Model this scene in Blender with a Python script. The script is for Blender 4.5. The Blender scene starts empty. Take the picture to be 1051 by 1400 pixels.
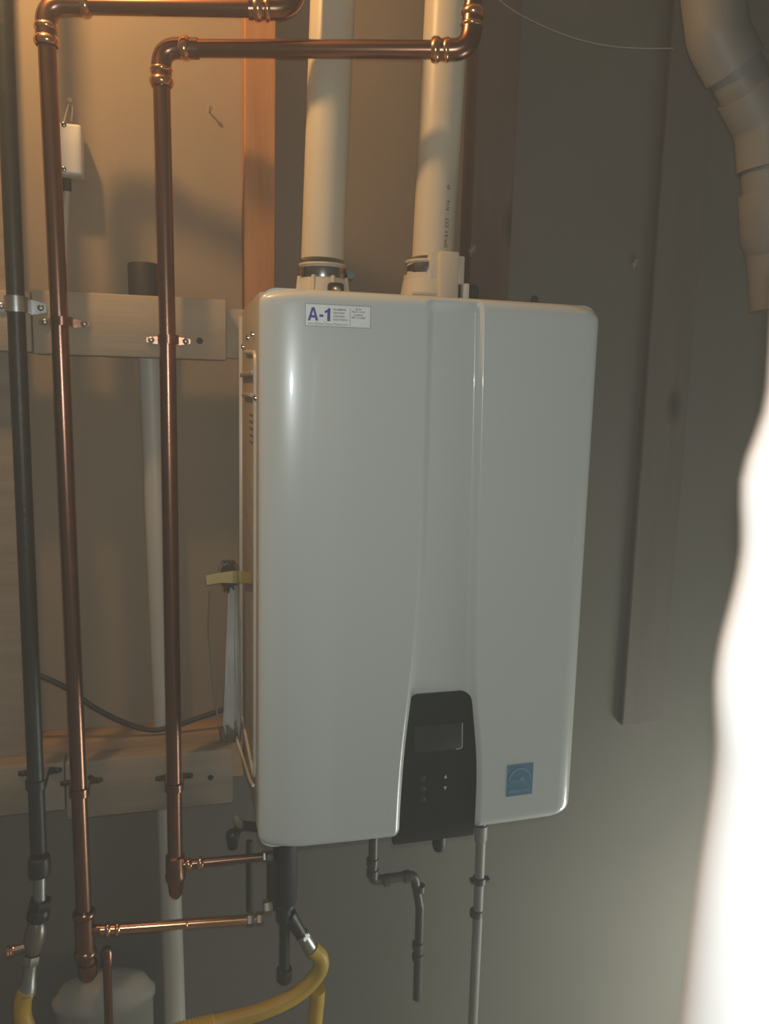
import bpy, bmesh, math, random
import numpy as np
from mathutils import Vector, Matrix
random.seed(7)
C = bpy.context.scene
COL = C.collection

# ------------------------------------------------------------------ camera
IW, IH, FPX = 1051, 1400, 1085.0
CAM = Vector((-.094, -.957, 1.5))
YAW, PIT, ROL = math.radians(14.82), math.radians(8.45), math.radians(1.455)
fw = Vector((math.sin(YAW)*math.cos(PIT), math.cos(YAW)*math.cos(PIT), -math.sin(PIT)))
r0 = Vector((math.cos(YAW), -math.sin(YAW), 0)); u0 = r0.cross(fw)
RT = r0*math.cos(ROL) + u0*math.sin(ROL); UP = -r0*math.sin(ROL) + u0*math.cos(ROL)
cd = bpy.data.cameras.new('camera'); cam = bpy.data.objects.new('camera', cd); COL.objects.link(cam)
cam.matrix_world = Matrix(((RT.x, UP.x, -fw.x, CAM.x), (RT.y, UP.y, -fw.y, CAM.y), (RT.z, UP.z, -fw.z, CAM.z), (0, 0, 0, 1)))
cd.sensor_fit = 'AUTO'; cd.sensor_width = 36; cd.lens = FPX/IH*36; cd.clip_start = .01
cd.dof.use_dof = True; cd.dof.focus_distance = 1.06; cd.dof.aperture_fstop = 4.4
C.camera = cam

def at(x, y, Y):
    """point of the depth plane Y seen at photo pixel (x, y): used to measure the place"""
    d = RT*((x-IW/2)/FPX) - UP*((y-IH/2)/FPX) + fw
    return CAM + d*((Y-CAM.y)/d.y)

# ------------------------------------------------------------------ world, lights, exposure
w = bpy.data.worlds.new('world'); C.world = w; w.use_nodes = True
bg = w.node_tree.nodes['Background']
bg.inputs[0].default_value = (.95, 1.0, .88, 1); bg.inputs[1].default_value = .055
def point(name, loc, power, col, rad):
    l = bpy.data.lights.new(name, 'POINT'); l.energy = power; l.color = col; l.shadow_soft_size = rad
    o = bpy.data.objects.new(name, l); o.location = loc; COL.objects.link(o); return o
# the phone's flash, the bare warm bulb near the ceiling, an added lamp low on the right imitating lens glare
point('phone_flash', CAM + UP*.02 + RT*.006 + fw*.004, 11.9, (.93, 1.0, .98), .006)
point('ceiling_bulb', (-.40, .01, 2.36), 20.5, (1.0, .57, .22), .028)
point('glare_fill_light', (1.25, -.13, .30), 27.0, (.95, 1.0, .90), .22)
C.view_settings.view_transform = 'Standard'; C.view_settings.look = 'None'
C.view_settings.exposure = 0; C.view_settings.gamma = 1; C.view_settings.use_curve_mapping = False

# ------------------------------------------------------------------ materials
def mat(name, col, rough=.5, metal=0, col2=None, scale=8, stretch=(1, 1, 1), bump=0, coat=0, detail=6, lo=.35, hi=.65, bscale=None, spec=.5):
    m = bpy.data.materials.new(name); m.use_nodes = True
    nt = m.node_tree; b = nt.nodes['Principled BSDF']
    b.inputs['Roughness'].default_value = rough; b.inputs['Metallic'].default_value = metal
    b.inputs['Specular IOR Level'].default_value = spec
    b.inputs['Coat Weight'].default_value = coat; b.inputs['Coat Roughness'].default_value = .05
    b.inputs['Base Color'].default_value = (*col, 1)
    tc = nt.nodes.new('ShaderNodeTexCoord'); mp = nt.nodes.new('ShaderNodeMapping')
    nt.links.new(tc.outputs['Object'], mp.inputs[0]); mp.inputs['Scale'].default_value = stretch
    if col2 is None: col2 = tuple(c*.88 for c in col)
    nz = nt.nodes.new('ShaderNodeTexNoise'); nz.inputs['Scale'].default_value = scale; nz.inputs['Detail'].default_value = detail
    nt.links.new(mp.outputs[0], nz.inputs['Vector'])
    rp = nt.nodes.new('ShaderNodeValToRGB'); rp.color_ramp.elements[0].position = lo; rp.color_ramp.elements[1].position = hi
    rp.color_ramp.elements[0].color = (*col, 1); rp.color_ramp.elements[1].color = (*col2, 1)
    nt.links.new(nz.outputs[0], rp.inputs[0]); nt.links.new(rp.outputs[0], b.inputs['Base Color'])
    if bump:
        n2 = nt.nodes.new('ShaderNodeTexNoise'); n2.inputs['Scale'].default_value = bscale or scale*4; n2.inputs['Detail'].default_value = 5
        nt.links.new(mp.outputs[0], n2.inputs['Vector'])
        bp = nt.nodes.new('ShaderNodeBump'); bp.inputs['Strength'].default_value = bump; bp.inputs['Distance'].default_value = .002
        nt.links.new(n2.outputs[0], bp.inputs['Height']); nt.links.new(bp.outputs[0], b.inputs['Normal'])
    return m
def wood(name, a, bcol, axis, knots=True):
    s = [14, 14, 14]; s[axis] = .9
    m = mat(name, a, .75, 0, bcol, 3, tuple(s), bump=.25, lo=.3, hi=.7)
    if knots:
        nt = m.node_tree; b = nt.nodes['Principled BSDF']
        tc = nt.nodes.new('ShaderNodeTexCoord'); mp = nt.nodes.new('ShaderNodeMapping')
        s2 = [14, 14, 14]; s2[axis] = 6.5; mp.inputs['Scale'].default_value = s2
        vo = nt.nodes.new('ShaderNodeTexVoronoi'); vo.inputs['Scale'].default_value = .55
        nt.links.new(tc.outputs['Object'], mp.inputs[0]); nt.links.new(mp.outputs[0], vo.inputs['Vector'])
        rp = nt.nodes.new('ShaderNodeValToRGB')
        rp.color_ramp.elements[0].position = .05; rp.color_ramp.elements[0].color = (.35, .35, .35, 1)
        rp.color_ramp.elements[1].position = .16; rp.color_ramp.elements[1].color = (1, 1, 1, 1)
        nt.links.new(vo.outputs['Distance'], rp.inputs[0])
        mx = nt.nodes.new('ShaderNodeMix'); mx.data_type = 'RGBA'; mx.blend_type = 'MULTIPLY'; mx.inputs[0].default_value = 1
        src = b.inputs['Base Color'].links[0].from_socket
        nt.links.new(src, mx.inputs[6]); nt.links.new(rp.outputs[0], mx.inputs[7]); nt.links.new(mx.outputs[2], b.inputs['Base Color'])
    return m
M = dict(
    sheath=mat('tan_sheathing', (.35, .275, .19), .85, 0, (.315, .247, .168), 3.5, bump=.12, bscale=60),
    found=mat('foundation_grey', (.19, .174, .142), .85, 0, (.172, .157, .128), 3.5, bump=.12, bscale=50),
    sheath_mid=mat('dimmed_sheathing', (.27, .215, .155), .85, 0, (.24, .19, .135), 3.5, bump=.12, bscale=60),  # dimmer light on the middle bay put into its colour
    sheath_dark=mat('dark_dimmed_sheathing', (.178, .163, .136), .85, 0, (.16, .146, .122), 3.5, bump=.12, bscale=60),  # weak light on the right bays put into a darker colour
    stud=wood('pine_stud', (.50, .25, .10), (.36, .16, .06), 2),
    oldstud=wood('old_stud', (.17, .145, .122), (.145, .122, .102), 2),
    board=wood('pale_board', (.47, .385, .275), (.40, .32, .22), 0, False),
    board2=wood('old_board', (.36, .295, .22), (.27, .215, .155), 0, False),
    block=wood('pine_block', (.46, .29, .15), (.34, .2, .10), 0, False),
    white=mat('white_enamel', (.63, .655, .62), .28, 0, (.62, .645, .61), 2, coat=.5),
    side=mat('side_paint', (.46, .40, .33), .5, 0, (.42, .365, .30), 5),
    slot=mat('slot_shade_paint', (.16, .13, .105), .6, 0, None, 5),
    drain=mat('drain_olive', (.085, .085, .068), .4, 0, None, 20),
    cond=mat('condensate_grey', (.30, .295, .265), .45, 0, None, 10),
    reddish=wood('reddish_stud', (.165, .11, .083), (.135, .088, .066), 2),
    bead=mat('cream_flange', (.62, .56, .47), .35, 0, None, 5),
    panel=mat('black_gloss', (.024, .03, .03), .3, 0, (.022, .028, .028), 4),
    screen=mat('grey_screen', (.045, .05, .046), .3, 0, (.04, .046, .042), 6),
    silver=mat('pale_print', (.6, .62, .6), .4, 0, None, 6),
    dimprint=mat('dim_print', (.045, .048, .046), .5, 0, None, 6),
    pvc=mat('cream_pvc', (.68, .615, .48), .38, 0, (.62, .56, .43), 4),
    cream=mat('cream_plastic', (.66, .60, .47), .45, 0, (.6, .54, .42), 10),
    greypvc=mat('grey_pvc', (.235, .225, .20), .5, 0, (.20, .19, .17), 4),
    stand=mat('off_white_pipe', (.56, .54, .47), .45, 0, (.5, .48, .42), 4),
    copper=mat('copper', (.36, .18, .118), .27, 1, (.25, .133, .092), 5, (1, 1, 4), lo=.3, hi=.75, bump=.05, bscale=30),
    brcopper=mat('bright_copper', (.93, .52, .27), .2, 1, (.75, .4, .22), 30),
    iron=mat('black_iron', (.028, .032, .028), .42, 0, (.02, .023, .02), 40, bump=.3, bscale=160),
    galv=mat('galvanised', (.5, .5, .47), .38, .9, (.38, .38, .36), 60),
    brass=mat('dull_brass', (.30, .27, .22), .35, .7, (.22, .2, .16), 20),
    steel=mat('clamp_steel', (.5, .48, .45), .22, 1, (.3, .29, .27), 30),
    rubber=mat('black_rubber', (.022, .022, .022), .6, 0, None, 20),
    cable=mat('cable_jacket', (.035, .032, .028), .55, 0, None, 20),
    wcable=mat('white_cable', (.55, .5, .4), .5, 0, None, 20),
    boxwhite=mat('white_box', (.74, .72, .66), .45, 0, (.72, .7, .64), 12),
    yellow=mat('yellow_jacket', (.62, .40, .045), .45, 0, (.52, .33, .04), 12),
    yellowb=mat('bright_yellow_jacket', (.74, .49, .05), .42, 0, None, 12),
    tape=mat('masking_tape', (.55, .47, .2), .6, 0, (.48, .41, .17), 40),
    paper=mat('white_paper', (.74, .71, .66), .7, 0, (.5, .47, .42), 10),
    pale_shape=mat('white_shape', (.86, .84, .84), .6, 0, (.82, .80, .80), 14),
    tank=mat('pale_plastic', (.40, .40, .36), .5, 0, (.34, .34, .3), 6),
    decal=mat('decal_white', (.93, .94, .91), .4, 0, None, 5),
    ink=mat('blue_ink', (.045, .05, .33), .5, 0, None, 5),
    grey_ink=mat('grey_ink', (.2, .2, .22), .5, 0, None, 5),
    red_ink=mat('red_ink', (.28, .06, .055), .5, 0, None, 5),
    sky=mat('label_blue', (.085, .21, .33), .5, 0, (.1, .23, .34), 30),
    pale_blue=mat('label_pale_blue', (.2, .36, .46), .5, 0, None, 30),
    floor=mat('concrete', (.3, .29, .27), .85, 0, (.25, .24, .22), 5, bump=.2),
    string=mat('pale_string', (.3, .28, .24), .7, 0, None, 30),
)
def clear_mat():
    m = bpy.data.materials.new('clear_plastic'); m.use_nodes = True
    nt = m.node_tree; b = nt.nodes['Principled BSDF']; out = nt.nodes['Material Output']
    b.inputs['Base Color'].default_value = (.5, .5, .48, 1); b.inputs['Roughness'].default_value = .08
    tr = nt.nodes.new('ShaderNodeBsdfTransparent'); tr.inputs[0].default_value = (.975, .975, .97, 1)
    fr = nt.nodes.new('ShaderNodeFresnel'); fr.inputs[0].default_value = 1.4
    nz = nt.nodes.new('ShaderNodeTexNoise'); nz.inputs['Scale'].default_value = 90
    bp = nt.nodes.new('ShaderNodeBump'); bp.inputs['Strength'].default_value = .5; bp.inputs['Distance'].default_value = .004
    nt.links.new(nz.outputs[0], bp.inputs['Height']); nt.links.new(bp.outputs[0], b.inputs['Normal'])
    gl = nt.nodes.new('ShaderNodeBsdfGlossy'); gl.inputs['Roughness'].default_value = .08; gl.inputs[0].default_value = (1, 1, 1, 1)
    nt.links.new(bp.outputs[0], gl.inputs['Normal'])
    mx = nt.nodes.new('ShaderNodeMixShader'); nt.links.new(fr.outputs[0], mx.inputs[0])
    nt.links.new(tr.outputs[0], mx.inputs[1]); nt.links.new(gl.outputs[0], mx.inputs[2]); nt.links.new(mx.outputs[0], out.inputs['Surface'])
    return m
M['clear'] = clear_mat()
M['film'] = mat('crinkled_film', (.2, .18, .15), .12, 0, (.3, .27, .23), 60, bump=.6, bscale=120)
M['film'].node_tree.nodes['Principled BSDF'].inputs['Transmission Weight'].default_value = .85

# ------------------------------------------------------------------ mesh helpers
def obj(name, bm, m, parent=None, smooth=True, angle=40):
    me = bpy.data.meshes.new(name); bmesh.ops.recalc_face_normals(bm, faces=bm.faces); bm.to_mesh(me); bm.free()
    for f in me.polygons: f.use_smooth = smooth
    if smooth: me.set_sharp_from_angle(angle=math.radians(angle))
    me.materials.append(M[m] if isinstance(m, str) else m)
    o = bpy.data.objects.new(name, me); COL.objects.link(o)
    if parent is not None:
        o.parent = parent; o.matrix_parent_inverse = Matrix.Identity(4)
        base = parent.location.copy(); q = parent
        while q.parent: q = q.parent; base += q.location
        me.transform(Matrix.Translation(-base))
    return o
def thing(name, label, cat, loc, group=None):
    o = bpy.data.objects.new(name, None); COL.objects.link(o); o.location = loc; o.empty_display_size = .05
    o['label'] = label; o['category'] = cat
    if group: o['group'] = group
    return o
def tag(o, label, cat, group=None):
    o['label'] = label; o['category'] = cat
    if group: o['group'] = group
    return o
def struct(o): o['kind'] = 'structure'; return o
def new(): return bmesh.new()
def box(bm, a, b, bev=0, seg=2):
    a, b = Vector(a), Vector(b); r = bmesh.ops.create_cube(bm, size=1)
    bmesh.ops.scale(bm, vec=b-a, verts=r['verts']); bmesh.ops.translate(bm, vec=(a+b)/2, verts=r['verts'])
    if bev:
        es = list({e for v in r['verts'] for e in v.link_edges}); bmesh.ops.bevel(bm, geom=es, offset=bev, segments=seg, affect='EDGES', profile=.5)
    return bm
def fillet(pts, r, n=8):
    pts = [Vector(p) for p in pts]; out = [pts[0]]
    for i in range(1, len(pts)-1):
        a, b, c = pts[i-1], pts[i], pts[i+1]; u = (a-b).normalized(); v = (c-b).normalized()
        ang = u.angle(v)
        if ang > math.pi-.01: out.append(b); continue
        rr = r[i-1] if isinstance(r, (list, tuple)) else r
        t = min(rr/math.tan(ang/2), (a-b).length*.49, (c-b).length*.49)
        for k in range(n+1):
            s = k/n; out.append((b+u*t)*(1-s)**2 + b*2*s*(1-s) + (b+v*t)*s*s)
    out.append(pts[-1]); return out
def smooth_path(pts, n=10):
    P = [Vector(p) for p in pts]; P = [2*P[0]-P[1]] + P + [2*P[-1]-P[-2]]; out = []
    for i in range(1, len(P)-2):
        for k in range(n):
            t = k/n; a, b, c, d = P[i-1:i+3]
            out.append(.5*((2*b) + (c-a)*t + (2*a-5*b+4*c-d)*t*t + (3*b-a-3*c+d)*t**3))
    out.append(P[-2]); return out
def sweep(bm, pts, rad, n=20, caps=True, prof=None):
    pts = [Vector(p) for p in pts]; N = len(pts); rad = rad if isinstance(rad, (list, tuple)) else [rad]*N
    tg = []
    for i in range(N):
        t = pts[min(i+1, N-1)] - pts[max(i-1, 0)]
        k = 1
        while t.length < 1e-9: k += 1; t = pts[min(i+k, N-1)] - pts[max(i-k, 0)]
        tg.append(t.normalized())
    ref = Vector((0, 1, 0)) if abs(tg[0].y) < .9 else Vector((1, 0, 0))
    nrm = (ref - tg[0]*ref.dot(tg[0])).normalized(); rings = []
    for i in range(N):
        nrm = (nrm - tg[i]*nrm.dot(tg[i])).normalized(); bi = tg[i].cross(nrm)
        ring = []
        for k in range(n):
            a = 2*math.pi*k/n; q = prof[k] if prof else 1
            ring.append(bm.verts.new(pts[i] + (nrm*math.cos(a) + bi*math.sin(a))*rad[i]*q))
        rings.append(ring)
    for i in range(N-1):
        for k in range(n):
            bm.faces.new((rings[i][k], rings[i][(k+1) % n], rings[i+1][(k+1) % n], rings[i+1][k]))
    if caps: bm.faces.new(rings[0][::-1]); bm.faces.new(rings[-1])
    return bm
def lathe(bm, base, axis, prof, n=24):
    """profile of (distance along axis, radius)"""
    base = Vector(base); axis = Vector(axis).normalized(); t = axis
    ref = Vector((0, 1, 0)) if abs(t.y) < .9 else Vector((1, 0, 0))
    a1 = (ref - t*ref.dot(t)).normalized(); a2 = t.cross(a1); rings = []
    for s, r in prof:
        rings.append([bm.verts.new(base + t*s + (a1*math.cos(2*math.pi*k/n) + a2*math.sin(2*math.pi*k/n))*max(r, 1e-4)) for k in range(n)])
    for i in range(len(rings)-1):
        for k in range(n): bm.faces.new((rings[i][k], rings[i][(k+1) % n], rings[i+1][(k+1) % n], rings[i+1][k]))
    bm.faces.new(rings[0][::-1]); bm.faces.new(rings[-1]); return bm
def hexnut(bm, base, axis, h, r): return lathe(bm, base, axis, [(0, r*.93), (h*.12, r), (h*.88, r), (h, r*.93)], 6)
def bead(bm, base, axis, r, wd=.006, h=.0028):
    return lathe(bm, base, axis, [(-wd, r), (-wd*.6, r+h*.7), (0, r+h), (wd*.6, r+h*.7), (wd, r)], 24)
def plate(bm, outline, thick, normal):
    vs = [bm.verts.new(p) for p in outline]; f = bm.faces.new(vs)
    r = bmesh.ops.extrude_face_region(bm, geom=[f]); bmesh.ops.translate(bm, vec=Vector(normal)*thick, verts=[v for v in r['geom'] if isinstance(v, bmesh.types.BMVert)])
    return bm
def text_mesh(s, size, bold=0, space=1.0, align='LEFT'):
    cu = bpy.data.curves.new('text', 'FONT'); cu.body = s; cu.size = size; cu.offset = bold; cu.align_x = align; cu.space_character = space
    o = bpy.data.objects.new('text', cu); COL.objects.link(o); bpy.context.view_layer.update()
    me = bpy.data.meshes.new_from_object(o.evaluated_get(bpy.context.evaluated_depsgraph_get()))
    bpy.data.objects.remove(o); bpy.data.curves.remove(cu)
    bm = new(); bm.from_mesh(me); bpy.data.meshes.remove(me); return bm
def add_text(bm, s, size, fn, bold=0, width=None, height=None):
    """lay lettering out through fn(u, v) -> point, optionally fitted to a width / height"""
    t = text_mesh(s, size, bold); xs = [v.co.x for v in t.verts]; ys = [v.co.y for v in t.verts]
    sx = width/(max(xs)-min(xs)) if width else 1; sy = height/(max(ys)-min(ys)) if height else (sx if width else 1)
    mp = {v: bm.verts.new(fn((v.co.x-min(xs))*sx, (v.co.y-(min(ys) if height else 0))*sy)) for v in t.verts}
    for f in t.faces:
        try: bm.faces.new([mp[v] for v in f.verts])
        except ValueError: pass
    t.free()

# ------------------------------------------------------------------ the setting
YF, YS, YW = .27, .308, .365        # board faces, stud faces, sheathing
wall = obj('wall_back', box(new(), (-1.9, YW+.001, 0), (2.6, YW+.02, 2.62)), 'sheath', smooth=False); struct(wall)
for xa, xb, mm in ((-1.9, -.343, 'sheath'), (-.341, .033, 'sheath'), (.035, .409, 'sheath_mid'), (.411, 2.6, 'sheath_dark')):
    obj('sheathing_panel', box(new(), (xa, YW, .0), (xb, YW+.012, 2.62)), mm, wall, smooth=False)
struct(obj('floor', box(new(), (-1.9, -2.2, -.05), (2.6, YW+.02, 0)), 'floor', smooth=False))
struct(obj('ceiling', box(new(), (-1.9, -.4, 2.62), (2.6, YW+.02, 2.66)), 'sheath', smooth=False))
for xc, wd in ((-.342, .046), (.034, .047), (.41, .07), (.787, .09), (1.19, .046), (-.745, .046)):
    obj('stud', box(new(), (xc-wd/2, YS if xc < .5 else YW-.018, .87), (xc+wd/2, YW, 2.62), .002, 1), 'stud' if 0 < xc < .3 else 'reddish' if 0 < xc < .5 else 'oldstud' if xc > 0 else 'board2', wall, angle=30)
for xa, xb in ((-.315, .008), (-.72, -.368)):
    obj('blocking', box(new(), (xa, YS+.002, .86), (xb, YW, .944), .003), 'block', wall, angle=30)
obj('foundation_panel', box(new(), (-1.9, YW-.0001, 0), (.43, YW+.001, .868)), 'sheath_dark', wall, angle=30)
# torn paper nubs and nails still in the wall
def nub(p, s, label):
    b = new(); bmesh.ops.create_icosphere(b, subdivisions=3, radius=1)
    for v in b.verts:
        k = 1 + .35*math.sin(v.co.x*5+v.co.z*7) + .2*math.sin(v.co.z*11)
        v.co = Vector((v.co.x*s*.55*k + v.co.z*s*.3, v.co.y*s*.35, v.co.z*s*k)) + Vector(p)
    return tag(obj('wall_clip', b, 'string'), label, 'clip')
nub(at(867, 360, YW-.002), .0085, 'small pale torn clip stuck on the bare wall right of the heater')
nub(at(645, 342, YS-.002), .008, 'small pale torn clip on the stud beside the right vent pipe')
p = at(286, 153, YW); b = new(); lathe(b, p, (.12, -1, .1), [(0, .0014), (.014, .0014), (.0141, .0032), (.0155, .003)], 10)
tag(obj('nail', b, 'galv'), 'nail sticking out of the tan wall beside the upper copper pipe', 'nail')

# ------------------------------------------------------------------ boards the pipes are strapped to
def board(xa, xb, za, zb, ya, yb, m, label, holes=(), skew=0):
    bm = new(); box(bm, (xa, ya, za), (xb, yb, zb), .0025, 2)
    t = thing('mounting_board', label, 'board', ((xa+xb)/2, yb, za))
    obj('plank', bm, m, t, angle=30)
    for hx, hz in holes:
        h = new(); lathe(h, (hx, ya+.001, hz), (0, -1, 0), [(0, .0048), (.0012, .0048), (.0016, .004), (.0016, .001)], 12)
        obj('screw', h, 'rubber', t)
    return t
h = at(273, 466, YF)
board(-.2865, -.0195, 1.544, 1.632, YF, YS, 'board', 'upper pale wooden board carrying both copper pipes', [(h.x, h.z)])
board(-.72, -.288, 1.546, 1.629, YF, YS, 'board', 'upper pale wooden board end behind the black gas pipe')
board(-.0185, .46, 1.548, 1.622, YF+.024, YS, 'board', 'upper wooden board running behind the heater')
h1, h2 = at(124, 1063, YF), at(288, 1063, YF)
board(-.265, -.012, .836, .929, YF, YS, 'board2', 'lower rough wooden board left of the heater bottom', [(h1.x, h1.z), (h2.x, h2.z)])
board(-.72, -.2665, .853, .931, YF, YS, 'board2', 'lower rough wooden board behind the black gas pipe')

# ------------------------------------------------------------------ straps
def strap(c, r, m, label, kind='copper', tab=.022, hgt=.012):
    """two-hole pipe strap: half band over the pipe, flat feet on the board at YF"""
    t = thing('pipe_strap', label, 'strap', (c.x, YF, c.z), 'straps holding the pipes to the boards')
    pr = []; R = r + .0016
    pr.append((-R-tab, YF-.0005)); pr.append((-R, YF-.0005))
    for k in range(13):
        a = math.pi*k/12; pr.append((-R*math.cos(a), c.y - R*math.sin(a)))
    pr.append((R, YF-.0005)); pr.append((R+tab, YF-.0005))
    bm = new(); rows = []
    for off in (0, -.0014):
        for z in (-hgt/2, hgt/2):
            row = []
            for i, (x, y) in enumerate(pr):
                nx = off*(-math.cos(math.pi*(i-2)/12)) if 2 <= i <= 14 else 0
                zz = z*(.55 if i in (0, len(pr)-1) else 1)
                row.append(bm.verts.new((c.x+x-nx, y+off*(1 if i < 2 or i > 14 else math.sin(math.pi*(i-2)/12)), c.z+zz)))
            rows.append(row)
    n = len(pr)
    for i in range(n-1):
        for a, b2 in ((0, 1), (1, 3), (3, 2), (2, 0)):
            bm.faces.new((rows[a][i], rows[a][i+1], rows[b2][i+1], rows[b2][i]))
    for i in (0, n-1): bm.faces.new([rows[q][i] for q in (0, 1, 3, 2)])
    obj('band', bm, m, t, angle=50)
    for s in (-1, 1):
        b = new(); lathe(b, (c.x+s*(R+tab*.62), YF-.0018, c.z), (0, -1, 0), [(0, .0046), (.0015, .0044), (.0026, .003), (.003, .001)], 14)
        obj('screw', b, 'galv' if kind != 'dark' else 'iron', t)
    return t

# ------------------------------------------------------------------ copper lines
YP = .238; RC = .0115
def elbow(bm, a, c, b, r, R):
    return sweep(bm, fillet([a, c, b], R, 10), r, 22)
X1 = -.2465; X2 = -.1035
line1 = thing('copper_water_line', 'left copper water line with top elbow, beside the black gas pipe', 'pipe', (X1, YP, .6), 'copper water lines')
zt1 = 1.989
def cu(name, pts, r, parent, R=.02, m='copper'):
    return obj(name, sweep(new(), fillet(pts, R, 8), r, 24), m, parent)
cu('riser', [(X1-.004, YP, zt1-.035), (X1, YP, 1.59), (X1+.006, YP, .70)], RC, line1)
pe = at(352, 11, .165)
cu('crossing', [(X1+.032, YP-.004, zt1+.003), pe], RC, line1)
cu('elbow', [(X1-.004, YP, zt1-.05), (X1-.004, YP, zt1+.001), (X1+.05, YP-.006, zt1+.004)], RC+.0022, line1, .026)
b = new(); bead(b, (X1-.004, YP, zt1-.044), (0, 0, 1), RC+.002); bead(b, (X1-.004, YP, zt1-.027), (0, 0, 1), RC+.002, .004, .002)
bead(b, (X1+.046, YP-.006, zt1+.004), (1, -.1, .05), RC+.002); obj('press_rings', b, 'brcopper', line1)
pe2 = pe + Vector((.05, -.004, .004))
cu('elbow', [pe - Vector((.012, -.002, .001)), pe2 - Vector((.004, 0, 0)), pe2 + Vector((.008, .004, .09))], RC+.0022, line1, .03)
b = new(); bead(b, pe, (1, -.1, .05), RC+.002); bead(b, pe + Vector((.012, -.001, .001)), (1, -.1, .05), RC+.002, .004); obj('press_rings', b, 'brcopper', line1)
# lower tee, capped drip leg, thin stub
zt = at(118, 1273, YP).z
tee = new(); sweep(tee, [(X1+.006, YP, zt+.036), (X1+.006, YP, zt-.042)], RC+.003, 24)
sweep(tee, [(X1+.006, YP, zt), (X1+.030, YP-.002, zt+.001)], RC*.75, 20); bead(tee, (X1+.006, YP, zt+.03), (0, 0, 1), RC+.003); bead(tee, (X1+.006, YP, zt-.036), (0, 0, 1), RC+.003)
obj('tee', tee, 'copper', line1)
b = new(); lathe(b, (X1+.009, YP, zt-.042), (0, 0, -1), [(0, RC), (.012, RC), (.0125, RC+.003), (.032, RC+.003), (.040, RC*.8), (.043, RC*.4)]); obj('end_cap', b, 'copper', line1)
ta = Vector((X1+.022, YP-.002, zt+.001)); tb = at(352, 1256, YP-.002)
cu('heater_tail', [ta, tb], .0078, line1, m='brcopper')
d = (tb-ta).normalized(); b = new()
for q in (.018, .032): bead(b, ta + d*q, d, .0088, .004, .0025)
for q in (.55,): bead(b, ta + d*(tb-ta).length*q, d, .0079, .0012, .0012)
obj('solder_rings', b, 'brcopper', line1)
b = new(); hexnut(b, tb - d*.018, d, .012, .0115); hexnut(b, tb - d*.002, d, .012, .011); obj('adapter_nut', b, 'brass', line1)
stub = at(146, 1305, YP+.012)
b = new(); lathe(b, stub + Vector((0, 0, .012)), (0, 0, -1), [(0, .006), (.006, .0095), (.028, .0095), (.03, .0068), (.34, .0068)]); obj('drain_stub', b, 'copper', line1)

line2 = thing('copper_water_line', 'right copper water line with two top elbows, crossing the cream vent pipes', 'pipe', (X2, YP, .7), 'copper water lines')
z2 = at(232, 68, YP).z; pk = at(604, 68, .112); z2 += .001
cu('riser', [(X2-.003, YP, z2-.035), (X2, YP, 1.57), (X2, YP, .745)], RC, line2)
cu('crossing', [(X2+.028, YP-.006, z2+.001), pk], RC, line2)
cu('elbow', [(X2-.003, YP, z2-.05), (X2-.003, YP, z2), (X2+.046, YP-.011, z2+.001)], RC+.002, line2, .024)
dirx = (pk - Vector((X2, YP, z2))).normalized(); b = new()
bead(b, (X2-.003, YP, z2-.043), (0, 0, 1), RC+.002); bead(b, (X2-.003, YP, z2-.028), (0, 0, 1), RC+.002, .003, .002); bead(b, Vector((X2-.003, YP, z2)) + dirx*.034, dirx, RC+.0018); obj('press_rings', b, 'brcopper', line2)
pc = pk + dirx*.037
cu('elbow', [pk - dirx*.014, pc, pc + Vector((.002, 0, .052))], RC+.0022, line2, .03)
cu('upper_riser', [pc + Vector((.001, 0, .03)), pc + Vector((.008, .002, .45))], RC, line2)
b = new(); bead(b, pk - dirx*.008, dirx, RC+.002, .006, .003); bead(b, pk + dirx*.006, dirx, RC+.002, .004, .002); bead(b, pc + Vector((.002, 0, .045)), (0, 0, 1), RC+.002); bead(b, pc + Vector((.001, 0, .03)), (0, 0, 1), RC+.002, .003, .002); obj('press_rings', b, 'brcopper', line2)
zb = at(239, 1186, YP).z
b = new(); lathe(b, (X2, YP, zb+.022), (0, 0, -1), [(0, RC+.001), (.002, RC+.0032), (.030, RC+.0032), (.036, RC+.0045), (.042, RC+.0032), (.046, RC+.001), (.066, RC*.9), (.074, RC*.45)]); obj('tee', b, 'copper', line2)
ta = Vector((X2+.012, YP-.002, at(250, 1181, YP).z)); tb = at(362, 1171, YP-.002)
cu('heater_tail', [ta, tb], .0066, line2)
d = (tb-ta).normalized(); b = new()
for q in (.008, .026): bead(b, ta + d*q, d, .0076, .005, .0025)
obj('solder_rings', b, 'brcopper', line2)
b = new(); hexnut(b, tb - d*.004, d, .014, .0095); obj('adapter_nut', b, 'brass', line2)

def V(x, z): return Vector((x, YP, z))
strap(V(X1+.0025, at(78, 439, YP).z), RC, 'copper', 'copper strap on the upper board holding the left copper pipe', tab=.021)
strap(V(X2+.001, at(229, 464, YP).z), RC, 'copper', 'copper strap on the upper board holding the right copper pipe', tab=.018)
strap(V(X1+.005, at(108, 1082, YP).z), RC, 'copper', 'dark strap on the lower board holding the left copper pipe', 'dark', tab=.018)
strap(V(X2, at(238, 1075, YP).z), RC, 'copper', 'dark strap on the lower board holding the right copper pipe', 'dark', tab=.016)

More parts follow.
